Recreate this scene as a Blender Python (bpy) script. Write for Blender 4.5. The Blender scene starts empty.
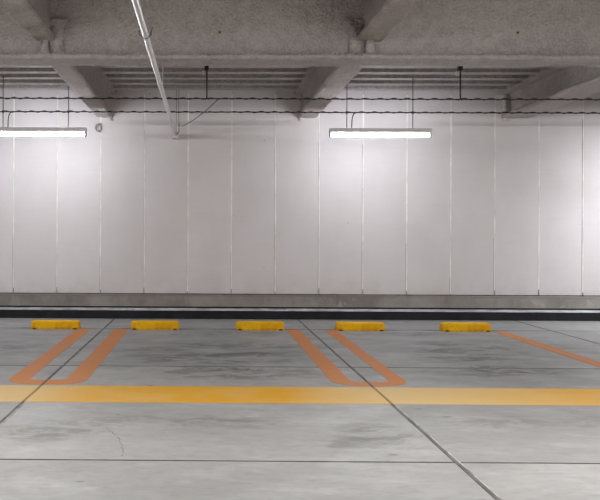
import bpy, bmesh, math, random
from mathutils import Vector, Matrix, noise

random.seed(7)
S = bpy.context.scene
COL = S.collection
PI = math.pi

# ------------------------------------------------------------------ materials
class NT:
    def __init__(self, name):
        self.m = bpy.data.materials.new(name)
        self.m.use_nodes = True
        self.t = self.m.node_tree
        self.b = self.t.nodes['Principled BSDF']
        self.tc = self.n('ShaderNodeTexCoord')
        self.P = self.tc.outputs['Object']

    def n(self, typ, **kw):
        nd = self.t.nodes.new(typ)
        for k, v in kw.items():
            setattr(nd, k, v)
        return nd

    def link(self, a, b):
        self.t.links.new(a, b)

    def setin(self, nd, key, v):
        if isinstance(v, (int, float)):
            nd.inputs[key].default_value = v
        elif isinstance(v, (tuple, list)):
            v = tuple(v)
            nd.inputs[key].default_value = v + (1.0,) if len(v) == 3 and nd.inputs[key].type == 'RGBA' else v
        else:
            self.link(v, nd.inputs[key])

    def scale(self, sx, sy, sz, src=None, off=(0, 0, 0)):
        nd = self.n('ShaderNodeMapping')
        self.link(src or self.P, nd.inputs['Vector'])
        nd.inputs['Scale'].default_value = (sx, sy, sz)
        nd.inputs['Location'].default_value = off
        return nd.outputs[0]

    def noise(self, scale, detail=4, rough=0.55, vec=None, dist=0.0):
        nd = self.n('ShaderNodeTexNoise')
        self.link(vec or self.P, nd.inputs['Vector'])
        nd.inputs['Scale'].default_value = scale
        nd.inputs['Detail'].default_value = detail
        nd.inputs['Roughness'].default_value = rough
        nd.inputs['Distortion'].default_value = dist
        return nd.outputs['Fac']

    def ramp(self, fac, a, b, va=0.0, vb=1.0, smooth=True):
        nd = self.n('ShaderNodeMapRange')
        nd.interpolation_type = 'SMOOTHSTEP' if smooth else 'LINEAR'
        self.setin(nd, 'Value', fac)
        nd.inputs['From Min'].default_value = a
        nd.inputs['From Max'].default_value = b
        nd.inputs['To Min'].default_value = va
        nd.inputs['To Max'].default_value = vb
        return nd.outputs['Result']

    def math(self, op, a, b=0.0):
        nd = self.n('ShaderNodeMath', operation=op)
        self.setin(nd, 0, a)
        self.setin(nd, 1, b)
        return nd.outputs[0]

    def mix(self, fac, a, b, mode='MIX'):
        nd = self.n('ShaderNodeMix', data_type='RGBA', blend_type=mode)
        self.setin(nd, 0, fac)
        self.setin(nd, 6, a)
        self.setin(nd, 7, b)
        return nd.outputs[2]

    def xyz(self):
        nd = self.n('ShaderNodeSeparateXYZ')
        self.link(self.P, nd.inputs[0])
        return nd.outputs

    def comb(self, x=0.0, y=0.0, z=0.0):
        nd = self.n('ShaderNodeCombineXYZ')
        self.setin(nd, 0, x); self.setin(nd, 1, y); self.setin(nd, 2, z)
        return nd.outputs[0]

    def bump(self, h, strength, dist, normal=None):
        nd = self.n('ShaderNodeBump')
        nd.inputs['Strength'].default_value = strength
        nd.inputs['Distance'].default_value = dist
        self.link(h, nd.inputs['Height'])
        if normal:
            self.link(normal, nd.inputs['Normal'])
        return nd.outputs[0]

    def blob(self, x, y, rx, ry, ang=0.0):
        """soft elliptical mask on the floor, 1 in the middle and 0 at the rim"""
        X, Y, Z = self.xyz()
        dx = self.math('SUBTRACT', X, x)
        dy = self.math('SUBTRACT', Y, y)
        c, s = math.cos(ang), math.sin(ang)
        u = self.math('ADD', self.math('MULTIPLY', dx, c / rx), self.math('MULTIPLY', dy, s / rx))
        v = self.math('ADD', self.math('MULTIPLY', dx, -s / ry), self.math('MULTIPLY', dy, c / ry))
        d = self.math('ADD', self.math('MULTIPLY', u, u), self.math('MULTIPLY', v, v))
        return self.ramp(d, 1.0, 0.0)

    def out(self, color=None, rough=None, metal=None, normal=None, spec=None):
        if color is not None: self.setin(self.b, 'Base Color', color)
        if rough is not None: self.setin(self.b, 'Roughness', rough)
        if metal is not None: self.setin(self.b, 'Metallic', metal)
        if spec is not None: self.setin(self.b, 'Specular IOR Level', spec)
        if normal is not None: self.link(normal, self.b.inputs['Normal'])
        return self.m


def plain(name, color, rough=0.5, metal=0.0, var=0.12, scale=30):
    t = NT(name)
    f = t.noise(scale, 4)
    c2 = tuple(c * (1 - var * 2) for c in color)
    c1 = tuple(min(1, c * (1 + var)) for c in color)
    return t.out(t.mix(t.ramp(f, 0.3, 0.7), c2, c1), rough, metal)


def mat_spray(name, c1, c2):
    t = NT(name)
    big = t.noise(1.3, 5, 0.6)
    mid = t.noise(9, 5, 0.65)
    fine = t.noise(58, 4, 0.7)
    col = t.mix(t.ramp(big, 0.3, 0.7), c1, c2)
    col = t.mix(t.ramp(mid, 0.38, 0.70, 0.0, 0.45), col, tuple(c * 0.62 for c in c1))
    col = t.mix(t.ramp(fine, 0.40, 0.66, 0.0, 0.5), col, tuple(min(1, c * 1.3) for c in c2))
    v = t.n('ShaderNodeTexVoronoi'); v.inputs['Scale'].default_value = 34
    t.link(t.P, v.inputs['Vector'])
    h = t.math('ADD', t.math('MULTIPLY', fine, 0.9), t.math('ADD', mid, t.math('MULTIPLY', v.outputs['Distance'], 0.6)))
    return t.out(col, 0.95, 0.0, t.bump(h, 0.75, 0.03), 0.1)


def mat_wall():
    t = NT('wall_paint')
    X, Y, Z = t.xyz()
    idx = t.math('FLOOR', t.math('DIVIDE', t.math('SUBTRACT', X, PANEL_X0), PANEL_W))
    wn = t.n('ShaderNodeTexWhiteNoise', noise_dimensions='1D')
    t.link(idx, wn.inputs['W'])
    tone = wn.outputs['Value']
    a, b = (0.70, 0.66, 0.672), (0.60, 0.556, 0.562)
    col = t.mix(t.ramp(tone, 0, 1, 0.0, 0.45), a, b)
    cloud = t.noise(1.4, 5, 0.6, t.scale(1, 1, 0.7))
    col = t.mix(t.ramp(cloud, 0.35, 0.75, 0.0, 0.35), col, (0.53, 0.495, 0.49))
    # horizontal roller marks and dirt gathered at the foot of the wall
    strk = t.noise(5, 4, 0.6, t.scale(0.35, 1, 6))
    col = t.mix(t.ramp(strk, 0.5, 0.8, 0.0, 0.18), col, (0.46, 0.43, 0.42))
    low = t.math('MULTIPLY', t.ramp(Z, 0.75, 0.30), t.ramp(t.noise(3.5, 5, 0.65), 0.35, 0.72))
    col = t.mix(t.math('MULTIPLY', low, 0.25), col, (0.40, 0.355, 0.33))
    # small chips and specks
    sp = t.n('ShaderNodeTexVoronoi'); sp.inputs['Scale'].default_value = 2.9
    t.link(t.P, sp.inputs['Vector'])
    col = t.mix(t.ramp(sp.outputs['Distance'], 0.03, 0.018), col, (0.30, 0.26, 0.24))
    return t.out(col, 0.62, 0, t.bump(t.noise(60, 4), 0.15, 0.004), 0.3)


def mat_floor():
    t = NT('trowelled_concrete')
    X, Y, Z = t.xyz()
    def slab(v, off):
        return v
    # each poured slab has a tone of its own
    def idx(v, xs):
        r = None
        for x in xs:
            s = t.math('GREATER_THAN', v, x)
            r = s if r is None else t.math('ADD', r, s)
        return r
    ix = idx(X, FX); iy = idx(Y, FY)
    wn = t.n('ShaderNodeTexWhiteNoise', noise_dimensions='2D')
    t.link(t.comb(ix, iy, 0), wn.inputs['Vector'])
    col = t.mix(t.ramp(wn.outputs['Value'], 0, 1), (0.285, 0.284, 0.28), (0.33, 0.328, 0.324))
    front = t.math('LESS_THAN', Y, FY[2])
    col = t.mix(t.math('MULTIPLY', front, 0.75), col, (0.385, 0.385, 0.375))
    cl = t.noise(1.1, 6, 0.62, t.scale(0.8, 1.2, 1))
    col = t.mix(t.ramp(cl, 0.38, 0.7, 0.0, 0.55), col, (0.25, 0.247, 0.245))
    cl2 = t.noise(2.3, 6, 0.65, t.scale(0.6, 1.3, 1, off=(4, 2, 0)))
    col = t.mix(t.ramp(cl2, 0.45, 0.72, 0.0, 0.55), col, (0.43, 0.43, 0.43))
    stk = t.noise(6, 5, 0.6, t.scale(0.45, 1.6, 1, off=(1, 7, 0)))
    col = t.mix(t.ramp(stk, 0.5, 0.78, 0.0, 0.4), col, (0.22, 0.215, 0.21))
    mott = t.noise(17, 7, 0.75, t.scale(0.6, 1, 1))
    col = t.mix(t.ramp(mott, 0.42, 0.72, 0.0, 0.45), col, (0.20, 0.198, 0.195))
    pale = t.noise(9, 6, 0.7, t.scale(0.5, 1, 1, off=(3, 3, 0)))
    col = t.mix(t.ramp(pale, 0.55, 0.75, 0.0, 0.4), col, (0.47, 0.47, 0.465))
    # tyre and oil stains inside the bays
    smear = t.noise(4.6, 8, 0.74, t.scale(0.55, 0.95, 1, off=(9, 3, 0)), 0.9)
    m = None
    for (x, y, rx, ry, an, k) in STAINS:
        b = t.math('MULTIPLY', t.blob(x, y, rx, ry, an), k)
        m = b if m is None else t.math('MAXIMUM', m, b)
    stain = t.math('MULTIPLY', m, t.ramp(smear, 0.44, 0.60))
    col = t.mix(t.math('MULTIPLY', stain, 0.9), col, (0.085, 0.083, 0.081))
    # contact shadow at the wheel stops painted in along with the grime line
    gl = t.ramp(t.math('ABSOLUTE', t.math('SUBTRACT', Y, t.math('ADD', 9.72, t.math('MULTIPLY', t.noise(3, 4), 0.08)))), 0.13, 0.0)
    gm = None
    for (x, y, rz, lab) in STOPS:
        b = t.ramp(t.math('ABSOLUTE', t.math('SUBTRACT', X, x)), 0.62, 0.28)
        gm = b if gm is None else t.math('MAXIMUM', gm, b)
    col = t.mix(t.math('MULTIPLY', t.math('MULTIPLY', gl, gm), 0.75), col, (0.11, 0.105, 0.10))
    # small dark spots
    v = t.n('ShaderNodeTexVoronoi'); v.inputs['Scale'].default_value = 3.6
    t.link(t.scale(0.6, 1.3, 1), v.inputs['Vector'])
    d = t.math('ADD', v.outputs['Distance'], t.math('MULTIPLY', t.noise(26, 3), 0.09))
    col = t.mix(t.ramp(d, 0.13, 0.08, 0.0, 0.8), col, (0.12, 0.115, 0.11))
    # dirt line beside the kerb
    kd = t.math('MULTIPLY', t.ramp(Y, 10.45, 10.95), t.ramp(t.noise(4, 5), 0.3, 0.7))
    col = t.mix(t.math('MULTIPLY', kd, 0.45), col, (0.17, 0.165, 0.16))
    r = t.ramp(t.noise(2.5, 5), 0.3, 0.7, 0.40, 0.62)
    return t.out(col, r, 0, t.bump(t.noise(22, 5, 0.65), 0.18, 0.006), 0.28)


def mat_paint(name, fresh, worn, wear_lo=0.42, wear_hi=0.66, xmask=None, axis=0):
    t = NT(name)
    X, Y, Z = t.xyz()
    col = fresh
    if xmask:
        nd = t.n('ShaderNodeValToRGB')
        nz = t.math('SUBTRACT', t.noise(2.2, 4), 0.5)
        t.link(t.ramp(t.math('ADD', X, t.math('MULTIPLY', nz, 0.5)), -3.0, 4.0, smooth=False), nd.inputs[0])
        el = nd.color_ramp.elements
        while len(el) < len(xmask):
            el.new(0.5)
        for e, (x, k) in zip(el, xmask):
            e.position = (x + 3) / 7
            e.color = (k, k, k, 1)
        col = t.mix(nd.outputs[0], fresh, worn)
        thin = t.noise(7, 6, 0.7, t.scale(0.5, 1, 1))
        col = t.mix(t.ramp(thin, 0.55, 0.8, 0.0, 0.35), col, (0.45, 0.36, 0.22))
    cl = t.noise(2.4, 5, 0.6)
    col = t.mix(t.ramp(cl, 0.4, 0.75, 0.0, 0.40), col, worn)
    sc = t.noise(16, 6, 0.72, t.scale(0.7, 1, 1))
    col = t.mix(t.ramp(sc, wear_lo + 0.18, wear_hi + 0.16, 0.0, 0.75), col, (0.32, 0.30, 0.28))
    v = t.noise(9, 3, 0.6, t.scale(0.35, 2.4, 1))
    col = t.mix(t.ramp(v, 0.72, 0.78, 0.0, 0.8), col, (0.13, 0.10, 0.07))
    return t.out(col, 0.6, 0, t.bump(sc, 0.2, 0.004), 0.18)


def mat_upstand():
    t = NT('stained_concrete_upstand')
    X, Y, Z = t.xyz()
    a = t.noise(2.0, 6, 0.65)
    col = t.mix(t.ramp(a, 0.3, 0.72), (0.31, 0.288, 0.262), (0.185, 0.172, 0.156))
    dr = t.noise(9, 5, 0.7, t.scale(1, 1, 0.12))
    col = t.mix(t.ramp(dr, 0.5, 0.8, 0.0, 0.7), col, (0.13, 0.12, 0.11))
    pale = t.noise(3.1, 5, 0.7, t.scale(1, 1, 0.8, off=(5, 1, 2)))
    col = t.mix(t.ramp(pale, 0.58, 0.75, 0.0, 0.7), col, (0.45, 0.42, 0.38))
    top = t.ramp(t.math('ADD', Z, t.math('MULTIPLY', t.noise(7, 4), 0.03)), 0.30, 0.325)
    col = t.mix(t.math('MULTIPLY', top, 0.55), col, (0.15, 0.14, 0.13))
    return t.out(col, 0.85, 0, t.bump(t.noise(40, 5, 0.7), 0.3, 0.005), 0.2)


def mat_stop():
    t = NT('worn_yellow_paint')
    X, Y, Z = t.xyz()
    col = t.mix(t.ramp(t.noise(8, 5), 0.35, 0.7), (0.86, 0.49, 0.0), (0.74, 0.35, 0.0))
    w = t.noise(22, 6, 0.72, t.scale(0.45, 1, 1.3))
    col = t.mix(t.ramp(w, 0.58, 0.72, 0.0, 0.75), col, (0.42, 0.17, 0.015))
    low = t.math('MULTIPLY', t.ramp(Z, 0.055, 0.0), t.ramp(t.noise(15, 5, 0.7), 0.35, 0.65))
    col = t.mix(t.math('MULTIPLY', low, 0.55), col, (0.32, 0.15, 0.02))
    return t.out(col, 0.55, 0, t.bump(w, 0.25, 0.004), 0.18)


def mat_deck():
    t = NT('galvanised_deck')
    sp = t.n('ShaderNodeTexVoronoi'); sp.inputs['Scale'].default_value = 26
    t.link(t.P, sp.inputs['Vector'])
    hs = t.n('ShaderNodeRGBToBW'); t.link(sp.outputs['Color'], hs.inputs[0])
    col = t.mix(hs.outputs[0], (0.32, 0.30, 0.298), (0.50, 0.475, 0.47))
    col = t.mix(t.ramp(t.noise(2.5, 5), 0.45, 0.75, 0.0, 0.5), col, (0.26, 0.24, 0.235))
    return t.out(col, t.ramp(t.noise(8, 4), 0.3, 0.7, 0.34, 0.5), 0.6, t.bump(t.noise(18, 3), 0.15, 0.01))


def mat_galv(name, c):
    t = NT(name)
    col = t.mix(t.ramp(t.noise(14, 5), 0.3, 0.7), tuple(x * 0.93 for x in c), c)
    return t.out(col, 0.3, 0.6)


def mat_emit(name, c, s):
    t = NT(name)
    t.setin(t.b, 'Base Color', (0.9, 0.9, 0.9))
    t.setin(t.b, 'Emission Color', c)
    t.b.inputs['Emission Strength'].default_value = s
    return t.m


def mat_joint():
    t = NT('joint_sealant')
    X, Y, Z = t.xyz()
    f = t.noise(12, 5, 0.65, t.scale(1, 0.4, 1))
    col = t.mix(t.ramp(f, 0.35, 0.7), (0.085, 0.08, 0.078), (0.17, 0.163, 0.157))
    # old yellow line paint left on the strip where the band crosses it
    band = t.math('MULTIPLY', t.ramp(Y, YEL0 - 0.02, YEL0 + 0.02), t.ramp(Y, YEL1 + 0.02, YEL1 - 0.02))
    col = t.mix(t.math('MULTIPLY', band, t.ramp(f, 0.25, 0.6, 0.35, 0.8)), col, (0.38, 0.24, 0.07))
    return t.out(col, 0.7, 0, t.bump(f, 0.3, 0.004), 0.3)


# ------------------------------------------------------------------ geometry helpers
def link_mesh(name, bm, mat, parent=None, smooth=False):
    bmesh.ops.recalc_face_normals(bm, faces=bm.faces)
    me = bpy.data.meshes.new(name)
    bm.to_mesh(me); bm.free()
    if smooth:
        for p in me.polygons: p.use_smooth = True
    o = bpy.data.objects.new(name, me)
    me.materials.append(mat)
    COL.objects.link(o)
    if parent: o.parent = parent
    return o


def empty(name, loc):
    o = bpy.data.objects.new(name, None)
    o.empty_display_size = 0.1
    o.location = loc
    COL.objects.link(o)
    return o


def tag(o, label=None, cat=None, group=None, kind=None):
    if label: o['label'] = label
    if cat: o['category'] = cat
    if group: o['group'] = group
    if kind: o['kind'] = kind
    return o


def struct(o, label, cat):
    return tag(o, label, cat, None, 'structure')


def box(bm, x0, x1, y0, y1, z0, z1, bevel=0.0, seg=2):
    vs = [bm.verts.new((x, y, z)) for x in (x0, x1) for y in (y0, y1) for z in (z0, z1)]
    idx = ((0, 1, 3, 2), (4, 6, 7, 5), (0, 4, 5, 1), (2, 3, 7, 6), (0, 2, 6, 4), (1, 5, 7, 3))
    fs = [bm.faces.new([vs[i] for i in f]) for f in idx]
    if bevel:
        es = list({e for f in fs for e in f.edges})
        bmesh.ops.bevel(bm, geom=es, offset=bevel, segments=seg, affect='EDGES', profile=0.6)


def tube(bm, pts, r, seg=10, caps=True):
    pts = [Vector(p) for p in pts]
    rings = []
    up = Vector((0.13, 0.21, 0.97))
    for i, p in enumerate(pts):
        d = (pts[min(i + 1, len(pts) - 1)] - pts[max(i - 1, 0)]).normalized()
        a = d.cross(up)
        if a.length < 1e-3: a = d.cross(Vector((1, 0, 0)))
        a.normalize(); b = d.cross(a)
        rr = r[i] if isinstance(r, (list, tuple)) else r
        rings.append([bm.verts.new(p + (a * math.cos(2 * PI * k / seg) + b * math.sin(2 * PI * k / seg)) * rr) for k in range(seg)])
    for A, B in zip(rings, rings[1:]):
        for k in range(seg):
            bm.faces.new((A[k], A[(k + 1) % seg], B[(k + 1) % seg], B[k]))
    if caps:
        bm.faces.new(rings[0][::-1]); bm.faces.new(rings[-1])


def extrude_profile(bm, prof, fn, ts, closed=True):
    """prof: list of 2-D points; fn(u, v, t) -> 3-D; swept along the stations ts"""
    rings = [[bm.verts.new(fn(u, v, t)) for (u, v) in prof] for t in ts]
    n = len(prof)
    for A, B in zip(rings, rings[1:]):
        for k in range(n if closed else n - 1):
            bm.faces.new((A[k], A[(k + 1) % n], B[(k + 1) % n], B[k]))
    if closed:
        bm.faces.new(rings[0][::-1]); bm.faces.new(rings[-1])
    return rings


def resample(poly, step):
    out = []
    for (a, b) in zip(poly, poly[1:] + poly[:1]):
        d = math.hypot(b[0] - a[0], b[1] - a[1])
        n = max(1, round(d / step))
        for k in range(n):
            out.append((a[0] + (b[0] - a[0]) * k / n, a[1] + (b[1] - a[1]) * k / n))
    return out


def frange(a, b, step):
    n = max(1, round((b - a) / step))
    return [a + (b - a) * i / n for i in range(n + 1)]


def i_section(w, z0, z1, ft, web, fillet=0.03):
    h = w / 2; q = web / 2
    return [(-h, z0), (h, z0), (h, z0 + ft), (q + fillet, z0 + ft + 0.006), (q, z0 + ft + fillet),
            (q, z1 - ft - fillet), (q + fillet, z1 - ft), (h, z1 - ft), (h, z1), (-h, z1), (-h, z1 - ft),
            (-q - fillet, z1 - ft), (-q, z1 - ft - fillet), (-q, z0 + ft + fillet), (-q - fillet, z0 + ft + 0.006), (-h, z0 + ft)]


def lumpy(p, amp):
    n1 = noise.noise_vector(p * 5.0)
    n2 = noise.noise_vector(p * 16.0 + Vector((3, 7, 1)))
    n3 = noise.noise_vector(p * 38.0 + Vector((9, 2, 5)))
    return p + (n1 * 1.0 + n2 * 0.55 + n3 * 0.3) * amp


def sprayed_beam(name, axis, centre, t0, t1, w, z0, z1, ft, web, mat, step=0.04, amp=0.012, parent=None):
    bm = bmesh.new()
    prof = resample(i_section(w, z0, z1, ft, web), step)
    if axis == 'x':
        fn = lambda u, v, t: lumpy(Vector((t, centre + u, v)), amp)
    else:
        fn = lambda u, v, t: lumpy(Vector((centre + u, t, v)), amp)
    extrude_profile(bm, prof, fn, frange(t0, t1, step))
    return link_mesh(name, bm, mat, parent, smooth=True)


# ------------------------------------------------------------------ the place: measures in metres
WALL_Y = 11.2
PANEL_W, PANEL_X0 = 0.6115, -2.690
XL, XR = -7.6, 9.8
DECK_Z = 3.137
BEAM_Z = 2.787
SLAB_Z = 3.62
GIRD_Y0, GIRD_Y1 = 7.446, 7.77
FX = [-6.24, -3.74, -1.235, 1.27, 4.21, 6.9]
FY = [-4.7, -1.8, 1.12, 4.04, 6.96, 9.76]
YEL0, YEL1 = 5.44, 6.03
STAINS = [(0.05, 7.75, 1.1, 1.1, 0.2, 1.0), (0.25, 6.7, 0.9, 0.45, 0, 1.0), (0.75, 8.2, 0.55, 0.5, 0.6, 0.7),
          (2.45, 6.80, 0.75, 0.42, 0.0, 1.0), (2.6, 7.9, 0.8, 1.0, 0, 0.85), (2.1, 9.4, 1.5, 0.35, 0, 0.6), (0.1, 9.3, 1.2, 0.4, 0, 0.5),
          (-0.9, 4.65, 0.5, 0.3, 0.3, 0.6), (1.0, 4.55, 0.35, 0.4, 0.6, 0.7), (-0.1, 4.9, 0.8, 0.25, 0, 0.5),
          (-2.2, 8.0, 0.8, 0.6, 0.2, 0.5), (3.4, 8.6, 0.6, 1.3, 0.4, 0.4), (2.2, 5.0, 1.2, 0.3, 0.1, 0.35), (0.73, 4.35, 0.22, 0.16, 0.7, 0.6)]

STOPS = [(-1.815, 9.735, 0.010, 'leftmost yellow wheel stop, left of the first orange U line'),
         (-0.605, 9.735, 0.004, 'yellow wheel stop at the right arm of the left orange U line'),
         (0.670, 9.735, -0.004, 'middle yellow wheel stop, at the left arm of the right orange U line'),
         (1.882, 9.735, -0.004, 'yellow wheel stop right of the right orange U line'),
         (3.150, 9.715, 0.006, 'rightmost yellow wheel stop, left of the single straight orange line')]

M_spray = mat_spray('sprayed_fireproofing', (0.42, 0.383, 0.372), (0.53, 0.49, 0.478))
M_slab = mat_spray('sprayed_soffit', (0.27, 0.25, 0.24), (0.34, 0.315, 0.30))
M_wall = mat_wall()
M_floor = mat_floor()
M_upst = mat_upstand()
M_djoint = plain('dark_wall_joint', (0.09, 0.082, 0.075), 0.95, var=0.4, scale=9)  # dark strips at the panel foot and joint ends
M_mortar = plain('pale_mortar', (0.60, 0.565, 0.53), 0.9, var=0.1)
M_black = plain('black_kerb_paint', (0.008, 0.0085, 0.011), 0.85, var=0.3, scale=6)
M_dust = plain('dusty_kerb_top', (0.52, 0.52, 0.54), 0.7, var=0.2, scale=5)
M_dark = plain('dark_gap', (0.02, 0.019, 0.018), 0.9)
M_seal = plain('pale_sealant', (0.88, 0.865, 0.83), 0.6, var=0.10, scale=4)
M_sealg = plain('grey_sealant', (0.30, 0.28, 0.26), 0.7, var=0.2, scale=5)
M_joint = mat_joint()
M_jmetal = plain('worn_joint_edge', (0.36, 0.35, 0.34), 0.5, var=0.3, scale=9)
M_thinj = plain('saw_cut', (0.075, 0.072, 0.07), 0.9, var=0.3, scale=7)
M_orange = mat_paint('worn_orange_paint', (0.56, 0.205, 0.055), (0.50, 0.26, 0.135))
M_yellow = mat_paint('yellow_line_paint', (0.65, 0.32, 0.0), (0.64, 0.45, 0.20), 0.5, 0.75,
                     xmask=[(-3, 1), (-1.35, 1), (-0.75, 0.12), (0.5, 0.0), (1.05, 0.75), (1.35, 1.0), (1.9, 0.85), (2.7, 0.25), (4, 0.2)])
M_stop = mat_stop()
M_hole = plain('anchor_hole', (0.11, 0.05, 0.012), 0.9)
M_deck = mat_deck()
M_pipe = mat_galv('galvanised_pipe', (0.78, 0.78, 0.80))
M_steel = mat_galv('dull_steel', (0.36, 0.35, 0.35))
M_blackrod = plain('black_rod', (0.02, 0.016, 0.018), 0.5)
M_cable = plain('black_cable', (0.022, 0.018, 0.02), 0.55, var=0.3, scale=20)
M_rod = plain('grey_rod', (0.10, 0.098, 0.10), 0.45)
M_white = plain('white_enamel', (0.78, 0.78, 0.80), 0.4, var=0.05)
M_socket = plain('grey_socket', (0.45, 0.45, 0.47), 0.5, var=0.05)
M_tube = mat_emit('fluorescent_tube', (0.92, 0.955, 1.0), 118.0)
M_plastic = plain('pale_plastic_box', (0.62, 0.60, 0.57), 0.5, var=0.05)

# ------------------------------------------------------------------ floor
bm = bmesh.new()
xs = [XL] + FX + [XR]
ys = [-7.5] + FY + [WALL_Y + 0.2]
box(bm, XL, XR, ys[0], ys[-1], -0.25, -0.012)
for i in range(len(xs) - 1):
    for j in range(len(ys) - 1):
        g = 0.004
        box(bm, xs[i] + g, xs[i + 1] - g, ys[j] + g, ys[j + 1] - g, -0.10, 0.0)
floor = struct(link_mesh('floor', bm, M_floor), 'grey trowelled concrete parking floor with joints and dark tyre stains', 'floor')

for k, x in enumerate(FX):
    bm = bmesh.new()
    wj = 0.0095 if x < 3 else 0.005
    pts_y = frange(ys[0], 10.93, 0.1)
    prof = [(-wj, -0.01), (wj, -0.01), (wj, 0.0035), (-wj, 0.0035)]
    extrude_profile(bm, prof, lambda u, v, t: Vector((x + u + 0.003 * noise.noise(Vector((x, t * 3, 0))), t, v)), pts_y)
    j = link_mesh('expansion_joint', bm, M_joint, floor)
    if wj > 0.006:
        bm = bmesh.new()
        prof = [(wj, -0.01), (wj + 0.009, -0.01), (wj + 0.009, 0.003), (wj, 0.003)]
        extrude_profile(bm, prof, lambda u, v, t: Vector((x + u + 0.003 * noise.noise(Vector((x, t * 3, 0))), t, v)), frange(ys[0], 5.35, 0.1))
        link_mesh('joint_edge', bm, M_jmetal, j)
for k, y in enumerate(FY):
    bm = bmesh.new()
    wj = 0.0075 if y < 5 else 0.008
    prof = [(-wj, -0.01), (wj, -0.01), (wj, 0.0012), (-wj, 0.0012)]
    extrude_profile(bm, prof, lambda u, v, t: Vector((t, y + u + 0.004 * noise.noise(Vector((t * 2, y, 3))), v)), frange(XL, XR, 0.1))
    link_mesh('saw_cut_joint', bm, M_thinj, floor)


def crack(path, w):
    bm = bmesh.new()
    pts = []
    for (a, b) in zip(path, path[1:]):
        for k in range(6):
            f = k / 6
            pts.append((a[0] + (b[0] - a[0]) * f + random.uniform(-.008, .008), a[1] + (b[1] - a[1]) * f + random.uniform(-.008, .008)))
    L = [bm.verts.new((x - w * random.uniform(.4, 1), y, 0.0008)) for x, y in pts]
    R = [bm.verts.new((x + w * random.uniform(.4, 1), y, 0.0008)) for x, y in pts]
    for i in range(len(pts) - 1):
        bm.faces.new((L[i], R[i], R[i + 1], L[i + 1]))
    ext = bmesh.ops.extrude_face_region(bm, geom=bm.faces[:])
    for v in [e for e in ext['geom'] if isinstance(e, bmesh.types.BMVert)]: v.co.z = -0.004
    return link_mesh('floor_crack', bm, M_crack, floor)


M_crack = plain('hairline_crack', (0.29, 0.285, 0.275), 0.9, var=0.3, scale=14)
crack([(-0.60, 4.78), (-0.53, 4.62), (-0.465, 4.42), (-0.43, 4.25), (-0.42, 4.08)], 0.0045)

# ------------------------------------------------------------------ back wall with its panels
bm = bmesh.new()
box(bm, XL, XR, WALL_Y + 0.012, WALL_Y + 0.2, -0.25, 3.4)
n0 = math.ceil((XL - PANEL_X0) / PANEL_W); n1 = math.floor((XR - PANEL_X0) / PANEL_W)
for i in range(n0, n1):
    x0 = PANEL_X0 + i * PANEL_W
    dy = random.uniform(-0.0015, 0.0015)
    box(bm, x0 + 0.007, x0 + PANEL_W - 0.007, WALL_Y + dy, WALL_Y + 0.02, 0.30, 3.3, 0.005, 1)
wall = struct(link_mesh('wall_back', bm, M_wall), 'off white concrete panel wall with upright joints behind the lamps', 'wall')
for i in range(n0, n1 + 1):
    x0 = PANEL_X0 + i * PANEL_W
    bm = bmesh.new()
    w1 = random.uniform(0.0075, 0.0095)
    extrude_profile(bm, [(-w1, 0.002), (0, -0.003), (w1, 0.002), (w1, 0.016), (-w1, 0.016)],
                    lambda u, v, t: Vector((x0 + u + 0.0012 * noise.noise(Vector((x0 * 9, 0, t * 6))), WALL_Y + v, t)), frange(0.325, 3.12, 0.06))
    link_mesh('sealant_joint', bm, M_seal, wall)
    # dark grey open part of the joint beside the bead, from the foot upwards
    bm = bmesh.new()
    top = random.uniform(0.5, 2.9)
    extrude_profile(bm, [(-w1 - 0.005, 0.0), (-w1, 0.0), (-w1, 0.016), (-w1 - 0.005, 0.016)],
                    lambda u, v, t: Vector((x0 + u, WALL_Y + v, t)), frange(0.325, top, 0.2))
    link_mesh('joint_groove', bm, M_sealg, wall)
    bm = bmesh.new()
    hh = random.uniform(0.02, 0.09)
    box(bm, x0 - w1 * 0.3, x0 + w1 * 0.6, WALL_Y - 0.0045, WALL_Y + 0.016, 0.322, 0.322 + hh)
    link_mesh('open_joint', bm, M_djoint, wall)

bm = bmesh.new()
box(bm, XL, XR, WALL_Y - 0.003, WALL_Y + 0.03, 0.316, 0.331)
link_mesh('foot_joint', bm, M_djoint, wall)
# concrete upstand
bm = bmesh.new()
prof = resample([(11.085, 0.157), (11.085, 0.308), (11.093, 0.316), (11.24, 0.322), (11.24, 0.157)], 0.03)
extrude_profile(bm, prof, lambda u, v, t: Vector((t, u + 0.003 * noise.noise(Vector((t * 4, u, v * 9))), v + 0.002 * noise.noise(Vector((t * 7, v, 2))))), frange(XL, XR, 0.06))
struct(link_mesh('baseboard_back', bm, M_upst), 'stained grey concrete upstand along the foot of the panel wall', 'upstand')
# recess under the upstand, then the black kerb with its dusty top
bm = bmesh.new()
box(bm, XL, XR, 11.12, 11.24, 0.0, 0.16)  # near-black colour stands for the shade inside the recess
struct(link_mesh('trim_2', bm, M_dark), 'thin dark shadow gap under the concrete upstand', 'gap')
bm = bmesh.new()
extrude_profile(bm, [(10.94, -0.02), (10.94, 0.108), (10.945, 0.114), (11.125, 0.114), (11.125, -0.02)], lambda u, v, t: Vector((t, u, v)), frange(XL, XR, 0.5))
kerb = struct(link_mesh('trim_1', bm, M_black), 'low black kerb running along the floor at the wall foot', 'kerb')
for i in range(-3, 5):
    bm = bmesh.new()
    a = XL + (i + 3) * 2.175
    extrude_profile(bm, [(10.948, 0.112), (10.95, 0.118), (11.115, 0.136), (11.115, 0.112)], lambda u, v, t: Vector((t, u, v)), frange(a + 0.004, a + 2.171, 0.5))
    o = link_mesh('kerb_capping', bm, M_dust, kerb)
    o['label'] = 'light grey dusty capping'

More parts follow.
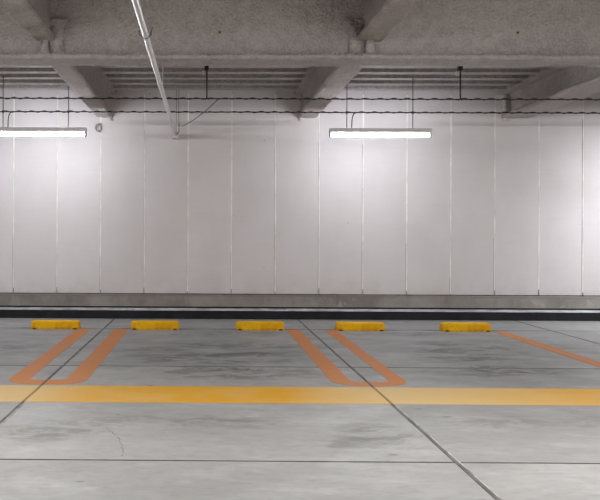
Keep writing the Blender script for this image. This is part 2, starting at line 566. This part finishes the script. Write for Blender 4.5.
# ------------------------------------------------------------------ ceiling over the back bay: steel deck
bm = bmesh.new()
prof = []
y = GIRD_Y0 + 0.15
pitch = 0.36
while y < WALL_Y - 0.01:
    for (dy, z) in ((0.0, 0.0), (0.13, 0.0), (0.145, 0.11), (0.345, 0.11)):
        if y + dy < WALL_Y + 0.02:
            prof.append((y + dy, DECK_Z + z))
    y += pitch
top = [(prof[-1][0], DECK_Z + 0.17), (prof[0][0], DECK_Z + 0.17)]
extrude_profile(bm, prof + top, lambda u, v, t: Vector((t, u, v)), frange(XL, XR, 0.8))
struct(link_mesh('ceiling', bm, M_deck), 'ribbed grey steel deck ceiling between the beams at the wall', 'ceiling')

bm = bmesh.new()
gx = frange(XL, XR, 0.3); gy = frange(-7.5, GIRD_Y0 + 0.2, 0.3)
box(bm, XL, XR, -7.5, GIRD_Y0 + 0.2, SLAB_Z - 0.02, SLAB_Z + 0.15)
struct(link_mesh('ceiling_front', bm, M_slab), 'rough sprayed soffit above the front half of the car park', 'ceiling')

# ------------------------------------------------------------------ girder and beams under lumpy fireproofing
gird = sprayed_beam('girder', 'x', (GIRD_Y0 + GIRD_Y1) / 2, XL, XR, GIRD_Y1 - GIRD_Y0, BEAM_Z, SLAB_Z + 0.03, 0.045, 0.10, M_spray, 0.04, 0.010)
struct(gird, 'deep rough sprayed girder crossing the whole width above the lamps', 'girder')
WEB_Y = (GIRD_Y0 + GIRD_Y1) / 2 - 0.05
for (px, z) in ((0.128, 3.06), (2.93, 3.06)):
    bm = bmesh.new()
    tube(bm, [(px, WEB_Y - 0.012, z), (px, WEB_Y + 0.03, z)], 0.011, 10)
    link_mesh('pin_hole', bm, M_hole, gird)

for (cx, w, lab) in ((-1.515, 0.18, 'sprayed beam running forward from the girder at the upper left corner'),
                     (1.535, 0.23, 'sprayed beam running forward from the girder, above right of centre')):
    b = sprayed_beam('beam', 'y', cx, -4.0, WEB_Y + 0.02, w, 2.975, SLAB_Z + 0.02, 0.045, 0.09, M_spray, 0.03, 0.014)
    struct(b, lab, 'beam')
    bm = bmesh.new()
    prof = resample([(-0.045, BEAM_Z + 0.03), (0.045, BEAM_Z + 0.03), (0.03, 2.99), (-0.03, 2.99)], 0.03)
    extrude_profile(bm, prof, lambda u, v, t: lumpy(Vector((cx + u, t, v)), 0.007), frange(WEB_Y - 0.075, WEB_Y + 0.03, 0.03))
    link_mesh('stiffener', bm, M_spray, b, True)

for (cx, w, lab) in ((-1.41, 0.215, 'sprayed beam from girder to wall, beside the left lamp'),
                     (1.41, 0.245, 'sprayed beam from girder to wall, left of the middle lamp'),
                     (4.30, 0.36, 'sprayed beam from girder to wall at the right edge')):
    b = sprayed_beam('beam', 'y', cx, GIRD_Y1 - 0.25, 11.19, w, BEAM_Z + 0.004, DECK_Z + 0.05, 0.05, 0.13, M_spray, 0.035, 0.011)
    struct(b, lab, 'beam')
    # sprayed bearing at the wall end
    bm = bmesh.new()
    s = 1 if cx < 0 else -1
    c0 = cx + s * (w / 2 - 0.045)
    prof = resample([(c0 - 0.03, BEAM_Z - 0.035), (c0 + 0.045, BEAM_Z - 0.035), (c0 + 0.03, BEAM_Z + 0.01), (c0 + 0.025, 3.13), (c0 - 0.025, 3.13)], 0.03)
    extrude_profile(bm, prof, lambda u, v, t: lumpy(Vector((u, t, v)), 0.008), frange(11.16, 11.205, 0.02))
    link_mesh('bearing', bm, M_mortar, b, True)
    # spray that ran onto the deck beside the top flange
    bm = bmesh.new()
    prof = resample([(cx - w / 2 - 0.05, DECK_Z - 0.012), (cx + w / 2 + 0.05, DECK_Z - 0.012), (cx + w / 2 + 0.04, DECK_Z + 0.05), (cx - w / 2 - 0.04, DECK_Z + 0.05)], 0.03)
    extrude_profile(bm, prof, lambda u, v, t: lumpy(Vector((cx + (u - cx) * (1 + 0.12 * math.sin(t * 2 * PI / 0.36)), t, v)), 0.012), frange(GIRD_Y1 - 0.1, 11.19, 0.035))
    link_mesh('overspray', bm, M_spray, b, True)

# ------------------------------------------------------------------ painted lines
def line_mesh(name, outer, inner, mat, label, cat, z=0.0022):
    bm = bmesh.new()
    def pt(p): return Vector((p[0] + 0.006 * noise.noise(Vector((p[0] * 14, p[1] * 14, 1))), p[1] + 0.006 * noise.noise(Vector((p[0] * 14, p[1] * 14, 6))), 0))
    rows = []
    for a, b in zip(outer, inner):
        A, B = pt(a), pt(b)
        rows.append([bm.verts.new((*A.xy, z)), bm.verts.new((*B.xy, z)), bm.verts.new((*B.xy, -0.006)), bm.verts.new((*A.xy, -0.006))])
    for R, Q in zip(rows, rows[1:]):
        for k in range(4):
            bm.faces.new((R[k], R[(k + 1) % 4], Q[(k + 1) % 4], Q[k]))
    bm.faces.new(rows[0]); bm.faces.new(rows[-1][::-1])
    return tag(link_mesh(name, bm, mat), label, cat)


def u_line(xo0, xi0, xi1, xo1, ytop0, ytop1, yin, yout, r_out, r_in, label):
    def path(xa, xb, yb, r, n=10, ra=None):
        ra = ra or r
        p = [(xa, ytop0 + (yb + ra - ytop0) * k / 40) for k in range(40)]
        for k in range(n + 1):
            a = PI + (PI / 2) * k / n
            p.append((xa + ra + ra * math.cos(a), yb + ra + ra * math.sin(a)))
        m = 16
        for k in range(1, m):
            p.append((xa + ra + (xb - r - xa - ra) * k / m, yb))
        for k in range(n + 1):
            a = -PI / 2 + (PI / 2) * k / n
            p.append((xb - r + r * math.cos(a), yb + r + r * math.sin(a)))
        p += [(xb, yb + r + (ytop1 - yb - r) * k / 40) for k in range(1, 41)]
        return p
    return line_mesh('painted_line', path(xo0, xo1, yout, r_out), path(xi0, xi1, yin, r_in), M_orange, label, 'parking line')


u_line(-1.54, -1.385, -1.09, -0.925, 9.74, 9.70, 6.27, 6.085, 0.20, 0.07, 'worn orange U shaped parking bay line between the two leftmost wheel stops')
u_line(0.99, 1.145, 1.452, 1.582, 9.72, 9.70, 6.25, 6.085, 0.24, 0.08, 'worn orange U shaped parking bay line right of the middle wheel stop')
ysr = frange(9.62, 5.9, -0.08) if False else [9.62 - 0.08 * k for k in range(46)]
line_mesh('painted_line', [(3.46, y) for y in ysr], [(3.60, y) for y in ysr], M_orange, 'single straight orange line running to the right edge from the last wheel stop', 'parking line')
xs_ = frange(XL, XR, 0.1)
line_mesh('painted_line', [(x, YEL0) for x in xs_], [(x, YEL1) for x in xs_], M_yellow, 'wide yellow line painted across the whole floor in front of the bays', 'floor line', 0.0018)

# ------------------------------------------------------------------ wheel stops
def make_stop(name):
    root = empty(name, (0, 0, 0))
    L, D, H = 0.289, 0.09, 0.098
    bm = bmesh.new()
    prof = [(-D, 0.0), (-D, 0.022), (-D + 0.022, H - 0.010), (-D + 0.034, H), (D - 0.034, H), (D - 0.022, H - 0.010), (D, 0.022), (D, 0.0)]
    st = [(-L, 0.72), (-L + 0.008, 0.90), (-L + 0.022, 1.0), (-0.15, 1.0), (0, 1.0), (0.15, 1.0), (L - 0.022, 1.0), (L - 0.008, 0.90), (L, 0.72)]
    rings = [[bm.verts.new((t, u * (0.6 + 0.4 * s), v * (1 if v < 0.01 else (0.5 + 0.5 * s)))) for (u, v) in prof] for (t, s) in st]
    n = len(prof)
    for A, B in zip(rings, rings[1:]):
        for k in range(n):
            bm.faces.new((A[k], A[(k + 1) % n], B[(k + 1) % n], B[k]))
    bm.faces.new(rings[0][::-1]); bm.faces.new(rings[-1])
    link_mesh('block', bm, M_stop, root)
    for s in (-1, 1):
        bm = bmesh.new()
        cx = s * (L - 0.045)
        pts = [(cx + 0.026 * math.cos(a), 0.001 + 0.018 * math.sin(a)) for a in [PI * k / 10 for k in range(11)]]
        A = [bm.verts.new((x, -D - 0.0025, z)) for x, z in pts]
        B = [bm.verts.new((x, -D + 0.016, z)) for x, z in pts]
        bm.faces.new(A); bm.faces.new(B[::-1])
        for k in range(len(pts)):
            bm.faces.new((A[k], A[(k + 1) % len(pts)], B[(k + 1) % len(pts)], B[k]))
        o = link_mesh('anchor_recess', bm, M_hole, root)
        o['label'] = 'small dark rounded recess at the foot of the front face'
    return root


def copy_thing(root):
    r = root.copy(); COL.objects.link(r)
    for ch in list(root.children):
        c = ch.copy(); COL.objects.link(c); c.parent = r
        for g in list(ch.children):
            d = g.copy(); COL.objects.link(d); d.parent = c
    return r


stop0 = make_stop('wheel_stop')
for i, (x, y, rz, lab) in enumerate(STOPS):
    o = stop0 if i == 0 else copy_thing(stop0)
    o.location = (x, y, 0.0)
    o.rotation_euler = (0, 0, rz)
    tag(o, lab, 'wheel stop', 'yellow wheel stops along the wall')

# ------------------------------------------------------------------ hanging fluorescent lamps
LAMP_Y = 10.0
def make_lamp():
    root = empty('hanging_lamp', (0, 0, 0))       # origin: middle of the underside of the housing
    H = 0.63
    bm = bmesh.new()
    prof = [(-0.042, -0.007), (-0.037, -0.007), (-0.030, 0.006), (0.030, 0.006), (0.037, -0.007), (0.042, -0.007), (0.042, 0.034), (0.030, 0.046), (-0.030, 0.046), (-0.042, 0.034)]
    extrude_profile(bm, prof, lambda u, v, t: Vector((t, u, v)), (-H, H))
    link_mesh('housing', bm, M_white, root)
    for s in (-1, 1):
        bm = bmesh.new()
        x0, x1 = sorted((s * (H - 0.020), s * (H + 0.004)))
        box(bm, x0, x1, -0.030, 0.030, -0.062, 0.044, 0.008)
        link_mesh('socket', bm, M_socket, root)
    bm = bmesh.new()
    tube(bm, [(-H + 0.022, 0, -0.040), (H - 0.022, 0, -0.040)], 0.0175, 16)
    o = link_mesh('tube', bm, M_tube, root, True)
    o['label'] = 'glowing white fluorescent tube'
    for x in (-0.415, 0.405):
        bm = bmesh.new()
        tube(bm, [(x, 0, 0.04), (x + 0.002, 0, 0.35), (x, 0, DECK_Z - 2.437 + 0.004)], 0.0058, 8)
        r = link_mesh('suspension_rod', bm, M_rod, root)
        bm = bmesh.new()
        tube(bm, [(x, 0, DECK_Z - 2.437 - 0.03), (x, 0, DECK_Z - 2.437 + 0.002)], 0.014, 8)
        link_mesh('ceiling_anchor', bm, M_steel, r)
        bm = bmesh.new()
        tube(bm, [(x, 0, 0.232), (x, 0, 0.262)], 0.013, 8)
        link_mesh('cable_clip', bm, M_blackrod, r)
    bm = bmesh.new()
    tube(bm, [(-0.352, 0.0, 0.042), (-0.352, 0.0, 0.09), (-0.350, 0, 0.15), (-0.342, 0, 0.20), (-0.325, 0, 0.232), (-0.300, 0, 0.246), (-0.27, 0, 0.249)], 0.0065, 8)
    link_mesh('power_cord', bm, M_cable, root, True)
    return root


lamp0 = make_lamp()
lamp1 = copy_thing(lamp0)
lamp0.location = (2.175, LAMP_Y, 2.437)
lamp1.location = (-2.125, LAMP_Y, 2.437)
tag(lamp0, 'lit white fluorescent batten hanging on two rods right of centre', 'lamp', 'hanging fluorescent lamps')
tag(lamp1, 'lit white fluorescent batten hanging on two rods, cut by the left edge', 'lamp', 'hanging fluorescent lamps')

# ------------------------------------------------------------------ two twisted overhead cables
def twisted_cable(y, z, label, seed):
    root = empty('overhead_cable', (0, y, z))
    xs = frange(-6.5, 9.0, 0.02)
    bm = bmesh.new()
    tube(bm, [(x, 0, 0.003 * noise.noise(Vector((x * 0.8, seed, 0)))) for x in xs[::5]], 0.0068, 7)
    link_mesh('messenger_wire', bm, M_blackrod, root, True)
    bm = bmesh.new()
    pts = []
    for x in xs:
        ph = x * 2 * PI / 0.16 + 2.5 * noise.noise(Vector((x * 1.3, seed, 4)))
        a = 0.0085 + 0.005 * noise.noise(Vector((x * 2.0, seed, 8)))
        pts.append((x, a * math.cos(ph), 0.002 + a * math.sin(ph)))
    tube(bm, pts, 0.0052, 6)
    link_mesh('wrapped_cable', bm, M_cable, root, True)
    return tag(root, label, 'cable', 'twisted overhead cables')


CAB1 = (9.1, 2.697)
CAB2 = (10.0, 2.684)
twisted_cable(CAB1[0], CAB1[1], 'upper of the two twisted black cables crossing the whole width', 1.7)
twisted_cable(CAB2[0], CAB2[1], 'lower of the two twisted black cables, just above the lamps', 5.3)

# ------------------------------------------------------------------ cable hangers
def make_hanger():
    root = empty('cable_hanger', (0, 0, 0))      # origin at the cable
    T = DECK_Z - CAB1[1]
    bm = bmesh.new()
    tube(bm, [(0, 0, -0.008), (0, 0, T + 0.003)], 0.0085, 8)
    link_mesh('rod', bm, M_blackrod, root)
    bm = bmesh.new()
    box(bm, -0.028, 0.020, -0.03, 0.03, T - 0.115, T + 0.002, 0.004)
    box(bm, -0.028, -0.020, -0.025, 0.025, T - 0.165, T - 0.10, 0.002)
    link_mesh('clamp', bm, M_blackrod, root)
    bm = bmesh.new()
    box(bm, -0.060, -0.022, -0.045, -0.008, T - 0.175, T - 0.130, 0.007)
    o = link_mesh('nut', bm, M_plastic, root)
    o['label'] = 'pale nut beside the black clamp'
    bm = bmesh.new()
    tube(bm, [(-0.022, 0, -0.012), (-0.010, 0, -0.002), (0, 0, 0.012), (0.010, 0, -0.002), (0.022, 0, -0.012)], 0.0065, 8)
    link_mesh('hook', bm, M_blackrod, root, True)
    return root


h0 = make_hanger(); h1 = copy_thing(h0)
h0.location = (0.012, *CAB1); h1.location = (2.885, *CAB1)
tag(h0, 'black rod hanger on the upper cable, between the pipe and the middle lamp', 'hanger', 'black cable hangers')
tag(h1, 'black rod hanger on the upper cable, right of the middle lamp', 'hanger', 'black cable hangers')

# ------------------------------------------------------------------ galvanised pipe running towards the wall
root = empty('conduit_pipe', (-0.432, 0, 2.53))
tag(root, 'light grey galvanised pipe running from the girder side to the wall', 'pipe')
R = 0.0215
bm = bmesh.new()
tube(bm, [(0.012, y, 0) for y in frange(-4.0, 11.1, 0.5)], R, 18)
link_mesh('pipe', bm, M_pipe, root, True)
for y in (5.55, 7.32, 9.75):
    bm = bmesh.new()
    tube(bm, [(0.012, y - 0.035, 0), (0.012, y + 0.035, 0)], R + 0.0045, 16)
    link_mesh('coupling', bm, M_pipe, root, True)
bm = bmesh.new()
tube(bm, [(0.012, 5.55, -R - 0.006), (-0.030, 5.55, 0.0), (-0.034, 5.55, 0.03)], 0.005, 6)
tube(bm, [(0.012, 5.55, -R - 0.006), (0.046, 5.55, -0.004), (0.060, 5.55, 0.055)], 0.006, 6)
cl = link_mesh('clamp', bm, M_rod, root)
bm = bmesh.new()
tube(bm, [(0.012, 5.55, R), (0.012, 5.55, SLAB_Z - 2.53)], 0.004, 6)
link_mesh('hanger_rod', bm, M_steel, cl)
for (x, y, zt) in ((0.020, 7.62, BEAM_Z - 2.53 + 0.01), (0.030, 10.95, DECK_Z - 2.53 + 0.01), (0.062, 10.98, DECK_Z - 2.53 + 0.01)):
    bm = bmesh.new()
    tube(bm, [(x, y, R * 0.6), (x, y, zt)], 0.0065, 8)
    link_mesh('hanger_rod', bm, M_steel, root)
bm = bmesh.new()
box(bm, -0.026, 0.052, 10.98, 11.20, -0.050, 0.016, 0.008)
e = link_mesh('end_box', bm, M_plastic, root); e['label'] = 'pale end box fixed to the wall'
bm = bmesh.new()
tube(bm, [(0.078, 10.95, 0.10), (0.092, 10.95, 0.10)], 0.014, 10)
link_mesh('cable_gland', bm, M_plastic, root)
bm = bmesh.new()
tube(bm, [(0.040, 10.97, 0.0), (0.068, 10.96, 0.04), (0.072, 10.95, 0.10), (0.072, 10.95, 0.13)], 0.010, 8)
link_mesh('riser', bm, M_steel, root, True)

# thin feed wire slanting from the pipe end up to the cable
o = bpy.data.objects
bm = bmesh.new()
A = Vector((-0.325, 10.95, 2.63)); B = Vector((0.15, 9.1, 2.70))
tube(bm, [A.lerp(B, k / 12) + Vector((0, 0, -0.03 * math.sin(PI * k / 12))) for k in range(13)], 0.0055, 7)
tag(link_mesh('feed_wire', bm, M_rod, None, True), 'thin grey wire slanting from the pipe end up to the upper cable', 'wire')

# coiled wire end under the left beam
bm = bmesh.new()
tube(bm, [(-1.500 + 0.034 * math.cos(a) * (1 + 0.25 * math.sin(0.37 * a)), 11.185 - 0.001 * a, 2.640 + 0.048 * math.sin(a) * (1 + 0.2 * math.cos(0.29 * a))) for a in [0.35 * k for k in range(75)]], 0.005, 6)
tag(link_mesh('wire_coil', bm, M_steel, None, True), 'small loop of grey wire on the wall under the left beam end', 'wire')

# ------------------------------------------------------------------ light: the lamp rows of the car park
def row_lamp(x, y, z, energy, color):
    # one bare tube: it throws light to both sides and downwards
    for s in (-1, 1):
        L = bpy.data.lights.new('fluorescent_row', 'AREA')
        L.shape = 'RECTANGLE'; L.size = 1.2; L.size_y = 0.12
        L.energy = energy / 2; L.color = color
        o = bpy.data.objects.new('fluorescent_row', L)
        o.location = (x, y + 0.02 * s, z)
        o.rotation_euler = (s * math.radians(27), 0, 0)
        COL.objects.link(o)

for x in (-6.4, 6.45):
    row_lamp(x, LAMP_Y, 2.40, 110, (0.93, 0.96, 1.0))
for y in (3.6, -2.8):
    for x in (-6.4, -2.1, 2.19, 6.48):
        row_lamp(x, y, 2.60, 112, (1.0, 0.975, 0.94))

W = bpy.data.worlds.new('world'); S.world = W
W.use_nodes = True
bg = W.node_tree.nodes['Background']
bg.inputs[0].default_value = (1.0, 0.94, 0.89, 1)
bg.inputs[1].default_value = 0.40

# ------------------------------------------------------------------ camera
F = 800.0
YAW, ROLL = math.radians(0.62), math.radians(0.24)
cam = bpy.data.cameras.new('camera')
co = bpy.data.objects.new('camera', cam)
COL.objects.link(co)
cam.sensor_fit = 'HORIZONTAL'; cam.sensor_width = 36
cam.lens = F / 600 * 36
vx, vy = 205.2 - F * math.tan(YAW), 236.0
cam.shift_x = (300 - vx) / 600
cam.shift_y = (vy - 250) / 600
cam.clip_start = 0.05
co.matrix_world = Matrix.Translation((0, 0, 1.135)) @ Matrix.Rotation(YAW, 4, 'Z') @ Matrix.Rotation(PI / 2, 4, 'X') @ Matrix.Rotation(ROLL, 4, 'Z')
S.camera = co

vs = S.view_settings
S.display_settings.display_device = 'sRGB'
vs.view_transform = 'Standard'; vs.look = 'None'
vs.exposure = 0.0; vs.gamma = 1.0; vs.use_curve_mapping = False
